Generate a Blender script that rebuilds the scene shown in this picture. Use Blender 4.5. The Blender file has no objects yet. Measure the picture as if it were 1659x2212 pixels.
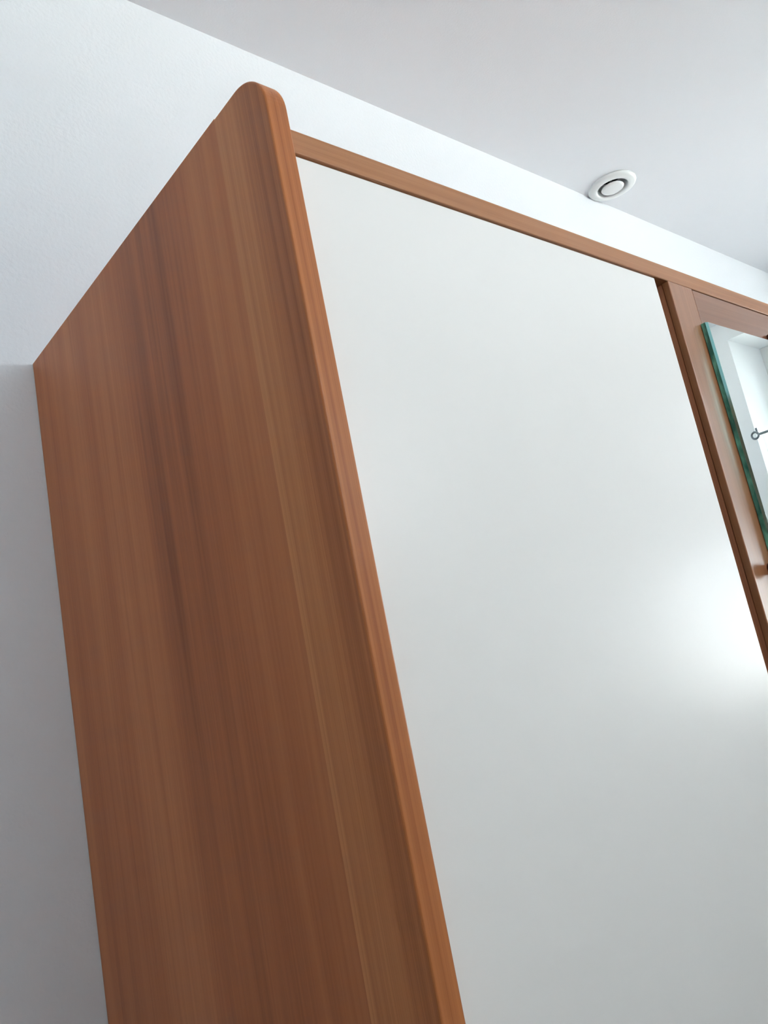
import bpy, bmesh, math, random
from mathutils import Vector, Matrix

C = bpy.context.scene.collection
SC = bpy.context.scene

# ------------------------------------------------------------------ camera
H = 1.9                                    # top of the wardrobe side panel above the floor
YAW, PIT, ROL = 0.73602, 0.19588, -0.19812
FPX = 1691.93
cam_d = bpy.data.cameras.new('camera')
cam = bpy.data.objects.new('camera', cam_d)
C.objects.link(cam)
SC.camera = cam
fwd = Vector((math.sin(YAW) * math.cos(PIT), math.cos(YAW) * math.cos(PIT), math.sin(PIT)))
rgt = Vector((math.cos(YAW), -math.sin(YAW), 0))
upv = rgt.cross(fwd)
r2 = math.cos(ROL) * rgt + math.sin(ROL) * upv
u2 = -math.sin(ROL) * rgt + math.cos(ROL) * upv
m = Matrix((r2, u2, -fwd)).transposed().to_4x4()
m.translation = Vector((-0.34598, -0.42299, H - 0.49383))
cam.matrix_world = m
cam_d.sensor_fit = 'VERTICAL'
cam_d.sensor_height = 24.0
cam_d.lens = FPX * 24.0 / 2212.0
cam_d.clip_start = 0.02

# ------------------------------------------------------------------ daylight and exposure
SKY = 8.0
SUN = 70.0
wd = bpy.data.worlds.new('world')
SC.world = wd
wd.use_nodes = True
bg = wd.node_tree.nodes['Background']
bg.inputs['Color'].default_value = (0.88, 0.935, 1.0, 1)
bg.inputs['Strength'].default_value = SKY
sl = bpy.data.lights.new('sun', 'SUN')
sl.energy = SUN
sl.angle = math.radians(0.6)
sl.color = (1.0, 0.98, 0.95)
so = bpy.data.objects.new('sun', sl)
so.rotation_euler = Vector((-0.60, -0.36, -0.71)).to_track_quat('-Z', 'Y').to_euler()
C.objects.link(so)
SC.view_settings.view_transform = 'Standard'
SC.view_settings.look = 'None'
SC.view_settings.exposure = 0.17
SC.view_settings.gamma = 1.0
SC.view_settings.use_curve_mapping = False
SC.cycles.max_bounces = 16
SC.cycles.diffuse_bounces = 10
SC.cycles.glossy_bounces = 6
SC.cycles.transparent_max_bounces = 12


def portal(name, loc, rot, sx, sy):
    l = bpy.data.lights.new(name, 'AREA')
    l.shape = 'RECTANGLE'
    l.size = sx
    l.size_y = sy
    l.cycles.is_portal = True
    o = bpy.data.objects.new(name, l)
    o.location = loc
    o.rotation_euler = rot
    C.objects.link(o)
    return o


# room dimensions
XL, XR, YB, YF, ZC = -1.15, 3.1, 0.6, -1.72, H + 0.7071
TW = 0.42                                  # thickness of the window wall
WIN = [(-1.69, -0.97, 0.90, 1.74), (-0.915, 0.40, 0.85, H + 0.62)]   # y0, y1, z0, z1 in the right wall
WINF = (-1.08, 2.95, 1.80, 2.50)              # x0, x1, z0, z1 of the added opening in the front wall (behind the camera)
for (y0, y1, z0, z1) in WIN:
    portal('daylight_portal', (XR + TW + 0.02, (y0 + y1) / 2, (z0 + z1) / 2), (0, math.pi / 2, 0), z1 - z0, y1 - y0)
portal('daylight_portal', ((WINF[0] + WINF[1]) / 2, YF - 0.32, (WINF[2] + WINF[3]) / 2), (math.pi / 2, 0, 0), WINF[1] - WINF[0], WINF[3] - WINF[2])


# ------------------------------------------------------------------ helpers
def link(name, bm, mat, parent=None, smooth=False, mats=None):
    bmesh.ops.recalc_face_normals(bm, faces=bm.faces[:])
    me = bpy.data.meshes.new(name)
    bm.to_mesh(me)
    bm.free()
    for mm in (mats or [mat]):
        me.materials.append(mm)
    if smooth:
        for p in me.polygons:
            p.use_smooth = True
    o = bpy.data.objects.new(name, me)
    C.objects.link(o)
    if parent:
        o.parent = parent
    return o


def box(bm, x0, x1, y0, y1, z0, z1, bev=0.0, seg=2, mi=0):
    vs = [bm.verts.new((x, y, z)) for x in (x0, x1) for y in (y0, y1) for z in (z0, z1)]
    idx = [(0, 1, 3, 2), (4, 6, 7, 5), (0, 4, 5, 1), (2, 3, 7, 6), (0, 2, 6, 4), (1, 5, 7, 3)]
    fs = [bm.faces.new([vs[i] for i in f]) for f in idx]
    for f in fs:
        f.material_index = mi
    if bev > 0:
        es = list({e for f in fs for e in f.edges})
        bmesh.ops.bevel(bm, geom=es, offset=bev, segments=seg, profile=0.5, affect='EDGES')


def bx(name, mat, parent, *a, bev=0.0, seg=2):
    bm = bmesh.new()
    box(bm, *a, bev=bev, seg=seg)
    return link(name, bm, mat, parent)


def lathe(bm, prof, n=48, axis='Z', closed=False):
    rings = []
    for (r, h) in prof:
        ring = []
        for k in range(n):
            a = 2 * math.pi * k / n
            if axis == 'Z':
                ring.append(bm.verts.new((r * math.cos(a), r * math.sin(a), h)))
            elif axis == 'Y':
                ring.append(bm.verts.new((r * math.cos(a), h, r * math.sin(a))))
            else:
                ring.append(bm.verts.new((h, r * math.cos(a), r * math.sin(a))))
        rings.append(ring)
    m_ = len(rings)
    for i in range(m_ if closed else m_ - 1):
        A, B = rings[i], rings[(i + 1) % m_]
        for k in range(n):
            bm.faces.new((A[k], A[(k + 1) % n], B[(k + 1) % n], B[k]))
    if not closed:
        bm.faces.new(rings[0][::-1])
        bm.faces.new(rings[-1])


def empty(name, loc, label, cat, group=None):
    o = bpy.data.objects.new(name, None)
    o.location = loc
    o.empty_display_size = 0.1
    C.objects.link(o)
    tag(o, label, cat, group)
    return o


def tag(o, label, cat, group=None):
    o['label'] = label
    o['category'] = cat
    if group:
        o['group'] = group


def struct(o):
    o['kind'] = 'structure'
    return o


# ------------------------------------------------------------------ materials
def new_mat(name):
    mt = bpy.data.materials.new(name)
    mt.use_nodes = True
    nt = mt.node_tree
    return mt, nt, nt.nodes['Principled BSDF']


def N(nt, t, **kw):
    n = nt.nodes.new(t)
    for k, v in kw.items():
        setattr(n, k, v)
    return n


def painted(name, col, rough=0.9, bump=0.15, scale=260, spec=0.3, ripple=0.0):
    mt, nt, b = new_mat(name)
    b.inputs['Base Color'].default_value = (*col, 1)
    b.inputs['Roughness'].default_value = rough
    b.inputs['Specular IOR Level'].default_value = spec
    tc = N(nt, 'ShaderNodeTexCoord')
    nz = N(nt, 'ShaderNodeTexNoise')
    nz.inputs['Scale'].default_value = scale
    nz.inputs['Detail'].default_value = 3
    nt.links.new(tc.outputs['Object'], nz.inputs['Vector'])
    bp = N(nt, 'ShaderNodeBump')
    bp.inputs['Strength'].default_value = bump
    bp.inputs['Distance'].default_value = 0.002
    nt.links.new(nz.outputs['Fac'], bp.inputs['Height'])
    nt.links.new(bp.outputs['Normal'], b.inputs['Normal'])
    return mt


def wood(name, dark, mid, light, axis='Z', across=16.0, along=0.5, rough=0.36, seed=0.0, spec=0.5, coat=0.0, shift=0.0):
    """grain runs along axis; three-tone banding plus fine pores"""
    mt, nt, b = new_mat(name)
    tc = N(nt, 'ShaderNodeTexCoord')
    mp = N(nt, 'ShaderNodeMapping')
    sc = {'X': (along, across, across), 'Y': (across, along, across), 'Z': (across, across, along)}[axis]
    mp.inputs['Scale'].default_value = sc
    mp.inputs['Location'].default_value = (seed, seed * 1.7 + shift, seed * 0.6)
    nt.links.new(tc.outputs['Object'], mp.inputs['Vector'])
    # broad bands
    n1 = N(nt, 'ShaderNodeTexNoise')
    n1.inputs['Scale'].default_value = 0.9
    n1.inputs['Detail'].default_value = 2.5
    n1.inputs['Roughness'].default_value = 0.55
    n1.inputs['Distortion'].default_value = 0.25
    nt.links.new(mp.outputs['Vector'], n1.inputs['Vector'])
    # medium streaks
    mp2 = N(nt, 'ShaderNodeMapping')
    f = 4.5
    mp2.inputs['Scale'].default_value = tuple(f * s if s > along else s * 1.6 for s in sc)
    mp2.inputs['Location'].default_value = (seed * 2.1, seed, seed)
    nt.links.new(tc.outputs['Object'], mp2.inputs['Vector'])
    n2 = N(nt, 'ShaderNodeTexNoise')
    n2.inputs['Scale'].default_value = 1.0
    n2.inputs['Detail'].default_value = 3
    nt.links.new(mp2.outputs['Vector'], n2.inputs['Vector'])
    # fine pores
    mp3 = N(nt, 'ShaderNodeMapping')
    mp3.inputs['Scale'].default_value = tuple(24 * s if s > along else s * 9 for s in sc)
    nt.links.new(tc.outputs['Object'], mp3.inputs['Vector'])
    n3 = N(nt, 'ShaderNodeTexNoise')
    n3.inputs['Scale'].default_value = 1.0
    n3.inputs['Detail'].default_value = 2
    nt.links.new(mp3.outputs['Vector'], n3.inputs['Vector'])
    a = N(nt, 'ShaderNodeMath', operation='MULTIPLY_ADD')
    a.inputs[1].default_value = 0.46
    nt.links.new(n2.outputs['Fac'], a.inputs[0])
    k = N(nt, 'ShaderNodeMath', operation='MULTIPLY')
    k.inputs[1].default_value = 0.62
    nt.links.new(n1.outputs['Fac'], k.inputs[0])
    nt.links.new(k.outputs[0], a.inputs[2])
    a2 = N(nt, 'ShaderNodeMath', operation='MULTIPLY_ADD')
    a2.inputs[1].default_value = 0.24
    nt.links.new(n3.outputs['Fac'], a2.inputs[0])
    nt.links.new(a.outputs[0], a2.inputs[2])
    cr = N(nt, 'ShaderNodeValToRGB')
    e = cr.color_ramp.elements
    e[0].position = 0.45
    e[0].color = (*dark, 1)
    e[1].position = 0.86
    e[1].color = (*light, 1)
    em = e.new(0.65)
    em.color = (*mid, 1)
    nt.links.new(a2.outputs[0], cr.inputs['Fac'])
    nt.links.new(cr.outputs['Color'], b.inputs['Base Color'])
    b.inputs['Roughness'].default_value = rough
    b.inputs['Specular IOR Level'].default_value = spec
    b.inputs['Coat Weight'].default_value = coat
    b.inputs['Coat Roughness'].default_value = rough
    bp = N(nt, 'ShaderNodeBump')
    bp.inputs['Strength'].default_value = 0.08
    bp.inputs['Distance'].default_value = 0.001
    nt.links.new(n3.outputs['Fac'], bp.inputs['Height'])
    nt.links.new(bp.outputs['Normal'], b.inputs['Normal'])
    return mt


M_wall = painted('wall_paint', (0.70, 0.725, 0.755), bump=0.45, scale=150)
M_wallr = painted('brightened_wall_paint', (0.87, 0.89, 0.90), bump=0.2, scale=180)  # lighter copy of the wall paint, to brighten the reveal in the mirror
M_eave = painted('shade_eave_boards', (0.20, 0.19, 0.18), rough=0.8, bump=0.1, scale=30)
M_ceil = painted('ceiling_paint', (0.73, 0.75, 0.785), bump=0.1)
M_trim = painted('white_gloss_paint', (0.82, 0.83, 0.83), rough=0.35, bump=0.03, spec=0.5)
M_floor = painted('grey_floor', (0.05, 0.05, 0.052), rough=0.5, bump=0.05, scale=40)
M_door = painted('cream_lacquer', (0.87, 0.84, 0.80), rough=0.27, bump=0.05, scale=90, spec=0.5)
VD, VM, VL = (0.29, 0.085, 0.028), (0.48, 0.155, 0.053), (0.60, 0.225, 0.082)
M_veneer = wood('mahogany_veneer', VD, VM, VL, across=9.0, along=0.55, rough=0.42, seed=3.3, spec=0.28, shift=0.765)
LD, LM, LL = (0.34, 0.105, 0.033), (0.53, 0.19, 0.062), (0.68, 0.29, 0.105)
M_lip = wood('mahogany_lipping', LD, LM, LL, across=34.0, along=0.35, rough=0.36, seed=1.2, spec=0.32)
M_rail = wood('mahogany_rail', (0.28, 0.10, 0.036), (0.38, 0.155, 0.06), (0.46, 0.21, 0.09), axis='X', across=50.0, along=1.2, rough=0.36, seed=5.0)
M_post = wood('mahogany_post', (0.25, 0.09, 0.035), (0.33, 0.13, 0.051), (0.40, 0.17, 0.072), across=45.0, along=0.8, rough=0.30, seed=8.0, coat=0.5)
M_core = wood('mahogany_core', (0.44, 0.16, 0.075), (0.56, 0.235, 0.115), (0.64, 0.30, 0.155), across=60.0, along=0.8, rough=0.45, seed=9.4)
M_mdoor = wood('mahogany_mirror_door', (0.16, 0.055, 0.026), (0.23, 0.085, 0.04), (0.29, 0.12, 0.058), axis='X', across=26.0, along=0.9, rough=0.32, seed=12.0, coat=0.35)
M_inside = painted('wardrobe_interior', (0.10, 0.05, 0.03), rough=0.7, bump=0.05)
M_knob = wood('dark_knob_wood', (0.07, 0.025, 0.015), (0.10, 0.035, 0.02), (0.14, 0.05, 0.03), across=60, along=4, rough=0.35)

M_mirror, nt, b = new_mat('silvered_glass')
b.inputs['Base Color'].default_value = (0.93, 0.975, 0.965, 1)
b.inputs['Metallic'].default_value = 1.0
b.inputs['Roughness'].default_value = 0.0

M_edge, nt, b = new_mat('green_glass_edge')
tc = N(nt, 'ShaderNodeTexCoord')
mp = N(nt, 'ShaderNodeMapping')
mp.inputs['Scale'].default_value = (60, 60, 22)
nt.links.new(tc.outputs['Object'], mp.inputs['Vector'])
nz = N(nt, 'ShaderNodeTexNoise')
nz.inputs['Scale'].default_value = 1.0
nz.inputs['Detail'].default_value = 4
nt.links.new(mp.outputs['Vector'], nz.inputs['Vector'])
cr = N(nt, 'ShaderNodeValToRGB')  # colour noise paints internal reflections into the glass edge
cr.color_ramp.elements[0].position = 0.38
cr.color_ramp.elements[0].color = (0.025, 0.16, 0.125, 1)
cr.color_ramp.elements[1].position = 0.66
cr.color_ramp.elements[1].color = (0.20, 0.62, 0.46, 1)
nt.links.new(nz.outputs['Fac'], cr.inputs['Fac'])
nt.links.new(cr.outputs['Color'], b.inputs['Base Color'])
b.inputs['Roughness'].default_value = 0.08
b.inputs['Specular IOR Level'].default_value = 0.6

M_bevel, nt, b = new_mat('bevelled_glass')
b.inputs['Base Color'].default_value = (0.30, 0.62, 0.60, 1)
b.inputs['Metallic'].default_value = 1.0
b.inputs['Roughness'].default_value = 0.08

M_plastic = painted('white_plastic', (0.70, 0.72, 0.72), rough=0.3, bump=0.0, spec=0.5)
M_duct = painted('shaded_duct', (0.05, 0.05, 0.05), rough=0.7, bump=0.0)  # near black, paints the shade inside the vent opening into the colour
M_metal, nt, b = new_mat('dark_steel')
b.inputs['Base Color'].default_value = (0.20, 0.23, 0.25, 1)
b.inputs['Metallic'].default_value = 0.9
b.inputs['Roughness'].default_value = 0.35
M_ground = painted('outdoor_paving', (0.50, 0.50, 0.49), bump=0.1, scale=20)

M_glass, nt, b = new_mat('window_glass')
nt.nodes.remove(b)
fr = N(nt, 'ShaderNodeFresnel')
fr.inputs['IOR'].default_value = 1.45
tr = N(nt, 'ShaderNodeBsdfTransparent')
tr.inputs['Color'].default_value = (0.96, 0.98, 0.97, 1)
gl = N(nt, 'ShaderNodeBsdfGlossy')
gl.inputs['Roughness'].default_value = 0.0
mx = N(nt, 'ShaderNodeMixShader')
nt.links.new(fr.outputs[0], mx.inputs[0])
nt.links.new(tr.outputs[0], mx.inputs[1])
nt.links.new(gl.outputs[0], mx.inputs[2])
nt.links.new(mx.outputs[0], nt.nodes['Material Output'].inputs['Surface'])

M_sheer, nt, b = new_mat('sheer_net')
nt.nodes.remove(b)
tr = N(nt, 'ShaderNodeBsdfTransparent')
tl = N(nt, 'ShaderNodeBsdfTranslucent')
tl.inputs['Color'].default_value = (0.88, 0.91, 0.92, 1)
df = N(nt, 'ShaderNodeBsdfDiffuse')
df.inputs['Color'].default_value = (0.85, 0.88, 0.9, 1)
m1 = N(nt, 'ShaderNodeMixShader')
m1.inputs[0].default_value = 0.6
nt.links.new(df.outputs[0], m1.inputs[1])
nt.links.new(tl.outputs[0], m1.inputs[2])
m2 = N(nt, 'ShaderNodeMixShader')
m2.inputs[0].default_value = 0.6
nt.links.new(tr.outputs[0], m2.inputs[1])
nt.links.new(m1.outputs[0], m2.inputs[2])
nt.links.new(m2.outputs[0], nt.nodes['Material Output'].inputs['Surface'])

# ------------------------------------------------------------------ room shell
T = 0.12
struct(bx('floor', M_floor, None, XL - T, XR + TW, YF - 0.3, YB + T, -0.1, 0.0))
struct(bx('wall_back', M_wall, None, XL - T, XR + TW, YB, YB + T, 0.0, ZC + 0.0))
struct(bx('wall_left', M_wall, None, XL - T, XL, YF, YB, 0.0, ZC))


def wall_with_openings(name, mat, u0, u1, z0, z1, openings, place):
    """a wall cut into blocks around its openings; place(u0,u1,z0,z1) gives the box"""
    bm = bmesh.new()
    us = sorted({u0, u1} | {o[0] for o in openings} | {o[1] for o in openings})
    for a, b_ in zip(us, us[1:]):
        mid = (a + b_) / 2
        o = [q for q in openings if q[0] < mid < q[1]]
        if not o:
            box(bm, *place(a, b_, z0, z1))
        else:
            box(bm, *place(a, b_, z0, o[0][2]))
            box(bm, *place(a, b_, o[0][3], z1))
    return struct(link(name, bm, mat))


wall_with_openings('wall_right', M_wallr, YF, YB, 0.0, ZC, WIN, lambda a, b_, c, d: (XR, XR + TW, a, b_, c, d))
wall_with_openings('wall_front', M_wall, XL - T, XR + TW, 0.0, ZC, [WINF], lambda a, b_, c, d: (a, b_, YF - 0.3, YF, c, d))

# ceiling slab with the round hole of the extract vent
VX, VY, VRH = 1.622, 0.5325, 0.046
bm = bmesh.new()
hs = 0.052
gx = [XL - T, VX - hs, VX + hs, XR + TW]
gy = [YF - 0.3, VY - hs, VY + hs, YB + T]
for i in range(3):
    for j in range(3):
        if (i, j) != (1, 1):
            box(bm, gx[i], gx[i + 1], gy[j], gy[j + 1], ZC, ZC + 0.1)
n = 48
for zz in (ZC,):
    inner, outer = [], []
    for k in range(n):
        a = 2 * math.pi * k / n
        c, s = math.cos(a), math.sin(a)
        q = hs / max(abs(c), abs(s))
        inner.append(bm.verts.new((VX + VRH * c, VY + VRH * s, zz)))
        outer.append(bm.verts.new((VX + q * c, VY + q * s, zz)))
    for k in range(n):
        bm.faces.new((inner[k], inner[(k + 1) % n], outer[(k + 1) % n], outer[k]))
struct(link('ceiling', bm, M_ceil))

bm = bmesh.new(); box(bm, XL, XR, YB - 0.014, YB, 0, 0.08, bev=0.003); struct(link('baseboard_back', bm, M_trim))
bm = bmesh.new(); box(bm, XL, XL + 0.014, YF, YB - 0.014, 0, 0.08, bev=0.003); struct(link('baseboard_left', bm, M_trim))
bm = bmesh.new(); box(bm, XR - 0.014, XR, YF, YB - 0.014, 0, 0.08, bev=0.003); struct(link('baseboard_right', bm, M_trim))
bm = bmesh.new(); box(bm, XL + 0.014, XR - 0.014, YF, YF + 0.014, 0, 0.08, bev=0.003); struct(link('baseboard_front', bm, M_trim))


# windows: outer frame, sashes, panes; depth is the axis through the wall
def window(name, a0, a1, z0, z1, d0, axis, sashes=2):
    """a = along the wall, d0 = position through the wall of the frame centre"""
    def P(A0, A1, D0, D1, Z0, Z1):
        return (D0, D1, A0, A1, Z0, Z1) if axis == 'Y' else (A0, A1, D0, D1, Z0, Z1)
    bm = bmesh.new()
    w = 0.045
    box(bm, *P(a0, a0 + w, d0 - .035, d0 + .035, z0, z1), bev=.003)
    box(bm, *P(a1 - w, a1, d0 - .035, d0 + .035, z0, z1), bev=.003)
    box(bm, *P(a0 + w, a1 - w, d0 - .035, d0 + .035, z0, z0 + w), bev=.003)
    box(bm, *P(a0 + w, a1 - w, d0 - .035, d0 + .035, z1 - w, z1), bev=.003)
    fr = struct(link(name, bm, M_trim))
    s = (a1 - a0 - 2 * w) / sashes
    for k in range(sashes):
        b0 = a0 + w + k * s + .002
        b1 = b0 + s - .004
        c0, c1 = z0 + w + .002, z1 - w - .002
        bm = bmesh.new()
        v = 0.05
        box(bm, *P(b0, b0 + v, d0 - .025, d0 + .02, c0, c1), bev=.003)
        box(bm, *P(b1 - v, b1, d0 - .025, d0 + .02, c0, c1), bev=.003)
        box(bm, *P(b0 + v, b1 - v, d0 - .025, d0 + .02, c0, c0 + v), bev=.003)
        box(bm, *P(b0 + v, b1 - v, d0 - .025, d0 + .02, c1 - v, c1), bev=.003)
        sa = link('sash', bm, M_trim, fr)
        bm = bmesh.new()
        box(bm, *P(b0 + v - .005, b1 - v + .005, d0 - .002, d0 + .002, c0 + v - .005, c1 - v + .005))
        link('pane', bm, M_glass, sa)
    return fr


window('added_window_1', *WIN[0], XR + TW - 0.06, 'Y', 1)  # lower opening invented for the gloss highlight on the cream door
window('window_2', *WIN[1], XR + TW - 0.06, 'Y', 2)
window('added_window_3', *WINF, YF - 0.2, 'X', 5)  # unseen window invented behind the camera, shaped for the daylight it lets in

# unseen wooden door added in the left wall to cut its bounce light
bm = bmesh.new()
box(bm, XL - .02, XL + .012, -1.02, -0.94, 0, 2.12, bev=.003)
box(bm, XL - .02, XL + .012, -0.10, -0.02, 0, 2.12, bev=.003)
box(bm, XL - .02, XL + .012, -0.94, -0.10, 2.04, 2.12, bev=.003)
struct(link('added_door_trim', bm, M_post))
d1 = struct(bx('added_door', M_mdoor, None, XL - .02, XL + .006, -0.938, -0.102, 0.004, 2.038, bev=.002))
bm = bmesh.new()
lathe(bm, [(.022, .006), (.022, .014), (.009, .016), (.009, .05), (.011, .055)], 24, axis='X')
hd = link('added_door_handle', bm, M_metal, d1, smooth=True)
hd.location = (XL, -0.86, 1.02)

# unseen eave added over the front window to shade the lower wardrobe
struct(bx('shade_eave', M_eave, None, XL - T, XR + TW, YF - 1.25, YF - 0.3, 2.72, 2.84))

# ground outside
struct(bx('ground', M_ground, None, -40, 40, -40, 40, -0.5, -0.3))

# ------------------------------------------------------------------ wardrobe
W = empty('wardrobe', (0, 0, 0), 'tall reddish-brown wooden wardrobe with a cream door and a mirror door, against the white wall', 'wardrobe')
TP = 0.0203           # side panel thickness
DP = 0.5985           # depth
WX = 1.385            # right outer face
LY = 0.0760           # depth of the solid front lipping
RB = 0.040            # radius of the rounded top front corner
RY = 0.020            # rail front plane
Z1, Z2 = H - 0.0376, H - 0.0606


def lipping(x0, x1):
    """rounded top front corner; the long front edges are eased by insetting the end sections"""
    bm = bmesh.new()
    e = 0.0018
    secs = [(x0, e), (x0 + .0003, e * .5), (x0 + .0009, e * .15), (x0 + e, 0.0),
            (x1 - e, 0.0), (x1 - .0009, e * .15), (x1 - .0003, e * .5), (x1, e)]
    rows = []
    for x, i in secs:
        prof = [(LY, 0.0), (i, 0.0)]
        for k in range(0, 17):
            a = math.pi / 2 * k / 16
            prof.append((RB - (RB - i) * math.cos(a), H - RB + (RB - i) * math.sin(a)))
        prof.append((LY, H - i))
        rows.append([bm.verts.new((x, y, z)) for y, z in prof])
    n_ = len(rows[0])
    for A, B in zip(rows, rows[1:]):
        for i in range(n_):
            bm.faces.new((A[i], A[(i + 1) % n_], B[(i + 1) % n_], B[i]))
    bm.faces.new(rows[0])
    bm.faces.new(rows[-1][::-1])
    return bm


def side(x0, x1):
    s = bx('side_panel', M_veneer, W, x0 + .0002, x1 - .0002, LY, DP, 0.0, H, bev=0.0)
    l = link('lipping', lipping(x0, x1), M_lip, s)
    l['label'] = 'paler solid wood strip along the front of the side panel'
    return s


side(0.0, TP)
side(WX - TP, WX)

bm = bmesh.new(); box(bm, TP, WX - TP, RY, RY + 0.026, Z2, Z1, bev=0.0012); link('top_rail', bm, M_rail, W)
bx('top_panel', M_veneer, W, TP, WX - TP, RY + 0.026, DP - .008, Z1 - 0.020, Z1 - .002)
bx('back_panel', M_inside, W, TP, WX - TP, DP - 0.008, DP, 0.08, Z1)
bx('bottom_panel', M_veneer, W, TP, WX - TP, RY + 0.03, DP - .008, 0.08, 0.098)
bx('plinth', M_rail, W, TP, WX - TP, RY + 0.02, RY + 0.038, 0.0, 0.08)

# cream door, a little behind the rail
DX = 0.6155
d = bx('cream_door', M_door, W, TP + .002, DX, RY + 0.0025, RY + 0.0215, 0.085, Z2 - 0.0008, bev=0.0012)
d['label'] = 'large smooth cream door panel'

# divider post: front lipping and core, with a fine groove between them
SX0, SX1 = 0.6465, 0.7115
p = bx('divider', M_core, W, SX0 + .0012, SX1, RY + 0.0105, DP - .01, 0.098, Z2 - .0005)
bm = bmesh.new(); box(bm, SX0, SX1, RY, RY + 0.0100, 0.085, Z2, bev=0.0012); link('stile', bm, M_post, W)

# door with the mirror
md = bx('mirror_door', M_mdoor, W, SX1 + .0003, WX - TP - .002, RY + .0002, RY + 0.020, 0.085, Z2 - 0.0016, bev=0.001)
MX0, MX1, MZ0, MZ1 = 0.7055, 1.31, H - 1.40, H - 0.1165
MF, MB = RY - 0.0105, RY - 0.0008
bm = bmesh.new()
ch, cd = 0.0012, 0.0036
fr_ = [(MX0 + ch, MZ0 + ch), (MX1 - ch, MZ0 + ch), (MX1 - ch, MZ1 - ch), (MX0 + ch, MZ1 - ch)]
ed_ = [(MX0, MZ0), (MX1, MZ0), (MX1, MZ1), (MX0, MZ1)]
A = [bm.verts.new((x, MF, z)) for x, z in fr_]
B = [bm.verts.new((x, MF + cd, z)) for x, z in ed_]
D_ = [bm.verts.new((x, MB, z)) for x, z in ed_]
f = bm.faces.new(A); f.material_index = 0
for i in range(4):
    j = (i + 1) % 4
    f = bm.faces.new((A[i], A[j], B[j], B[i])); f.material_index = 2
    f = bm.faces.new((B[i], B[j], D_[j], D_[i])); f.material_index = 1
f = bm.faces.new(D_[::-1]); f.material_index = 1
mi = link('mirror', bm, None, md, mats=[M_mirror, M_edge, M_bevel])
mi['label'] = 'tall mirror with a green glass edge'
for cx in (0.937, 1.12):
    bm = bmesh.new()
    box(bm, cx - .009, cx + .009, MF - .004, RY, MZ1 - .006, MZ1 + .016, bev=.0015)
    link('mirror_clip', bm, M_knob, md)

# turned wooden knob on the stile
kx, kz = 0.697, H - 0.4640
bm = bmesh.new()
lathe(bm, [(.0080, 0.0), (.0080, -.003), (.0066, -.006), (.0072, -.010), (.0094, -.014), (.0102, -.017), (.0096, -.0205), (.0066, -.0225), (.0025, -.023)], 28, axis='Y')
kn = link('knob', bm, M_knob, W, smooth=True)
kn.location = (kx, RY, kz)
kn['label'] = 'small dark wooden knob'

# ------------------------------------------------------------------ extract vent
V = empty('ceiling_vent', (VX, VY, ZC), 'round white extract vent on the ceiling above the wardrobe, close to the wall', 'vent')
bm = bmesh.new()
lathe(bm, [(.0670, 0.0), (.0672, -.0040), (.0655, -.0068), (.0600, -.0092), (.0520, -.0108), (.0465, -.0112), (.0435, -.0100), (.0425, -.0075), (.0415, .004), (.0415, .03), (.0440, .03), (.0450, 0.0)], 64, closed=True)
rg = link('vent_ring', bm, M_plastic, V, smooth=True)
bm = bmesh.new()
lathe(bm, [(.0030, .05), (.0030, -.006), (.0240, -.006), (.0305, -.0075), (.0318, -.0095), (.0305, -.0120), (.0240, -.0132), (.0005, -.0138)], 64)
link('vent_disc', bm, M_plastic, V, smooth=True)
bm = bmesh.new()
lathe(bm, [(.0414, .0295), (.0414, .09), (.0400, .09), (.0400, .0295)], 48, closed=True)
lathe(bm, [(.0414, .0900), (.0414, .0930)], 48)
link('duct', bm, M_duct, V, smooth=False)

# ------------------------------------------------------------------ curtain rod and net curtain (seen in the mirror)
RZ, RX = H + 0.168, XR - 0.03
ry0, ry1 = -0.908, 0.44
R_ = empty('curtain_rod', (RX, ry0, RZ), 'thin dark steel curtain rod across the bright window, seen in the mirror', 'curtain rod')
bm = bmesh.new(); lathe(bm, [(.0050, 0.013), (.0050, ry1 - ry0 - 0.013)], 16, axis='Y'); link('pole', bm, M_metal, R_, smooth=True)
for yy in (0.0, ry1 - ry0):
    bm = bmesh.new()
    lathe(bm, [(.0145 + .0045 * math.cos(2 * math.pi * k / 10), .0045 * math.sin(2 * math.pi * k / 10)) for k in range(10)], 32, axis='X', closed=True)
    e = link('end_ring', bm, M_metal, R_, smooth=True)
    e.location = (0, yy, 0)
    bm = bmesh.new()
    box(bm, -.003, .031, yy - .0018, yy + .0018, .0165, .0205, bev=.001)
    box(bm, .027, .031, yy - .004, yy + .004, .008, .036, bev=.001)
    link('bracket', bm, M_metal, R_)
bm = bmesh.new()
random.seed(4)
ys0, ys1 = ry0 + 0.03, ry0 + 0.45
nu, zt, zb = 90, RZ - 0.006, 0.95
cols = []
for i in range(nu + 1):
    t = i / nu
    y = ys0 + (ys1 - ys0) * t
    x = RX + 0.016 * math.sin(t * 2 * math.pi * 9 + 0.8 * math.sin(t * 17))
    cols.append([bm.verts.new((RX + (x - RX) * (0.5 + 0.5 * s), y, zt + (zb - zt) * s)) for s in (0, .1, .4, .7, 1)])
for a, b_ in zip(cols, cols[1:]):
    for k in range(4):
        bm.faces.new((a[k], a[k + 1], b_[k + 1], b_[k]))
cu = link('net_curtain', bm, M_sheer, None, smooth=True)
tag(cu, 'sheer white net curtain hanging from the thin rod, seen in the mirror', 'curtain')
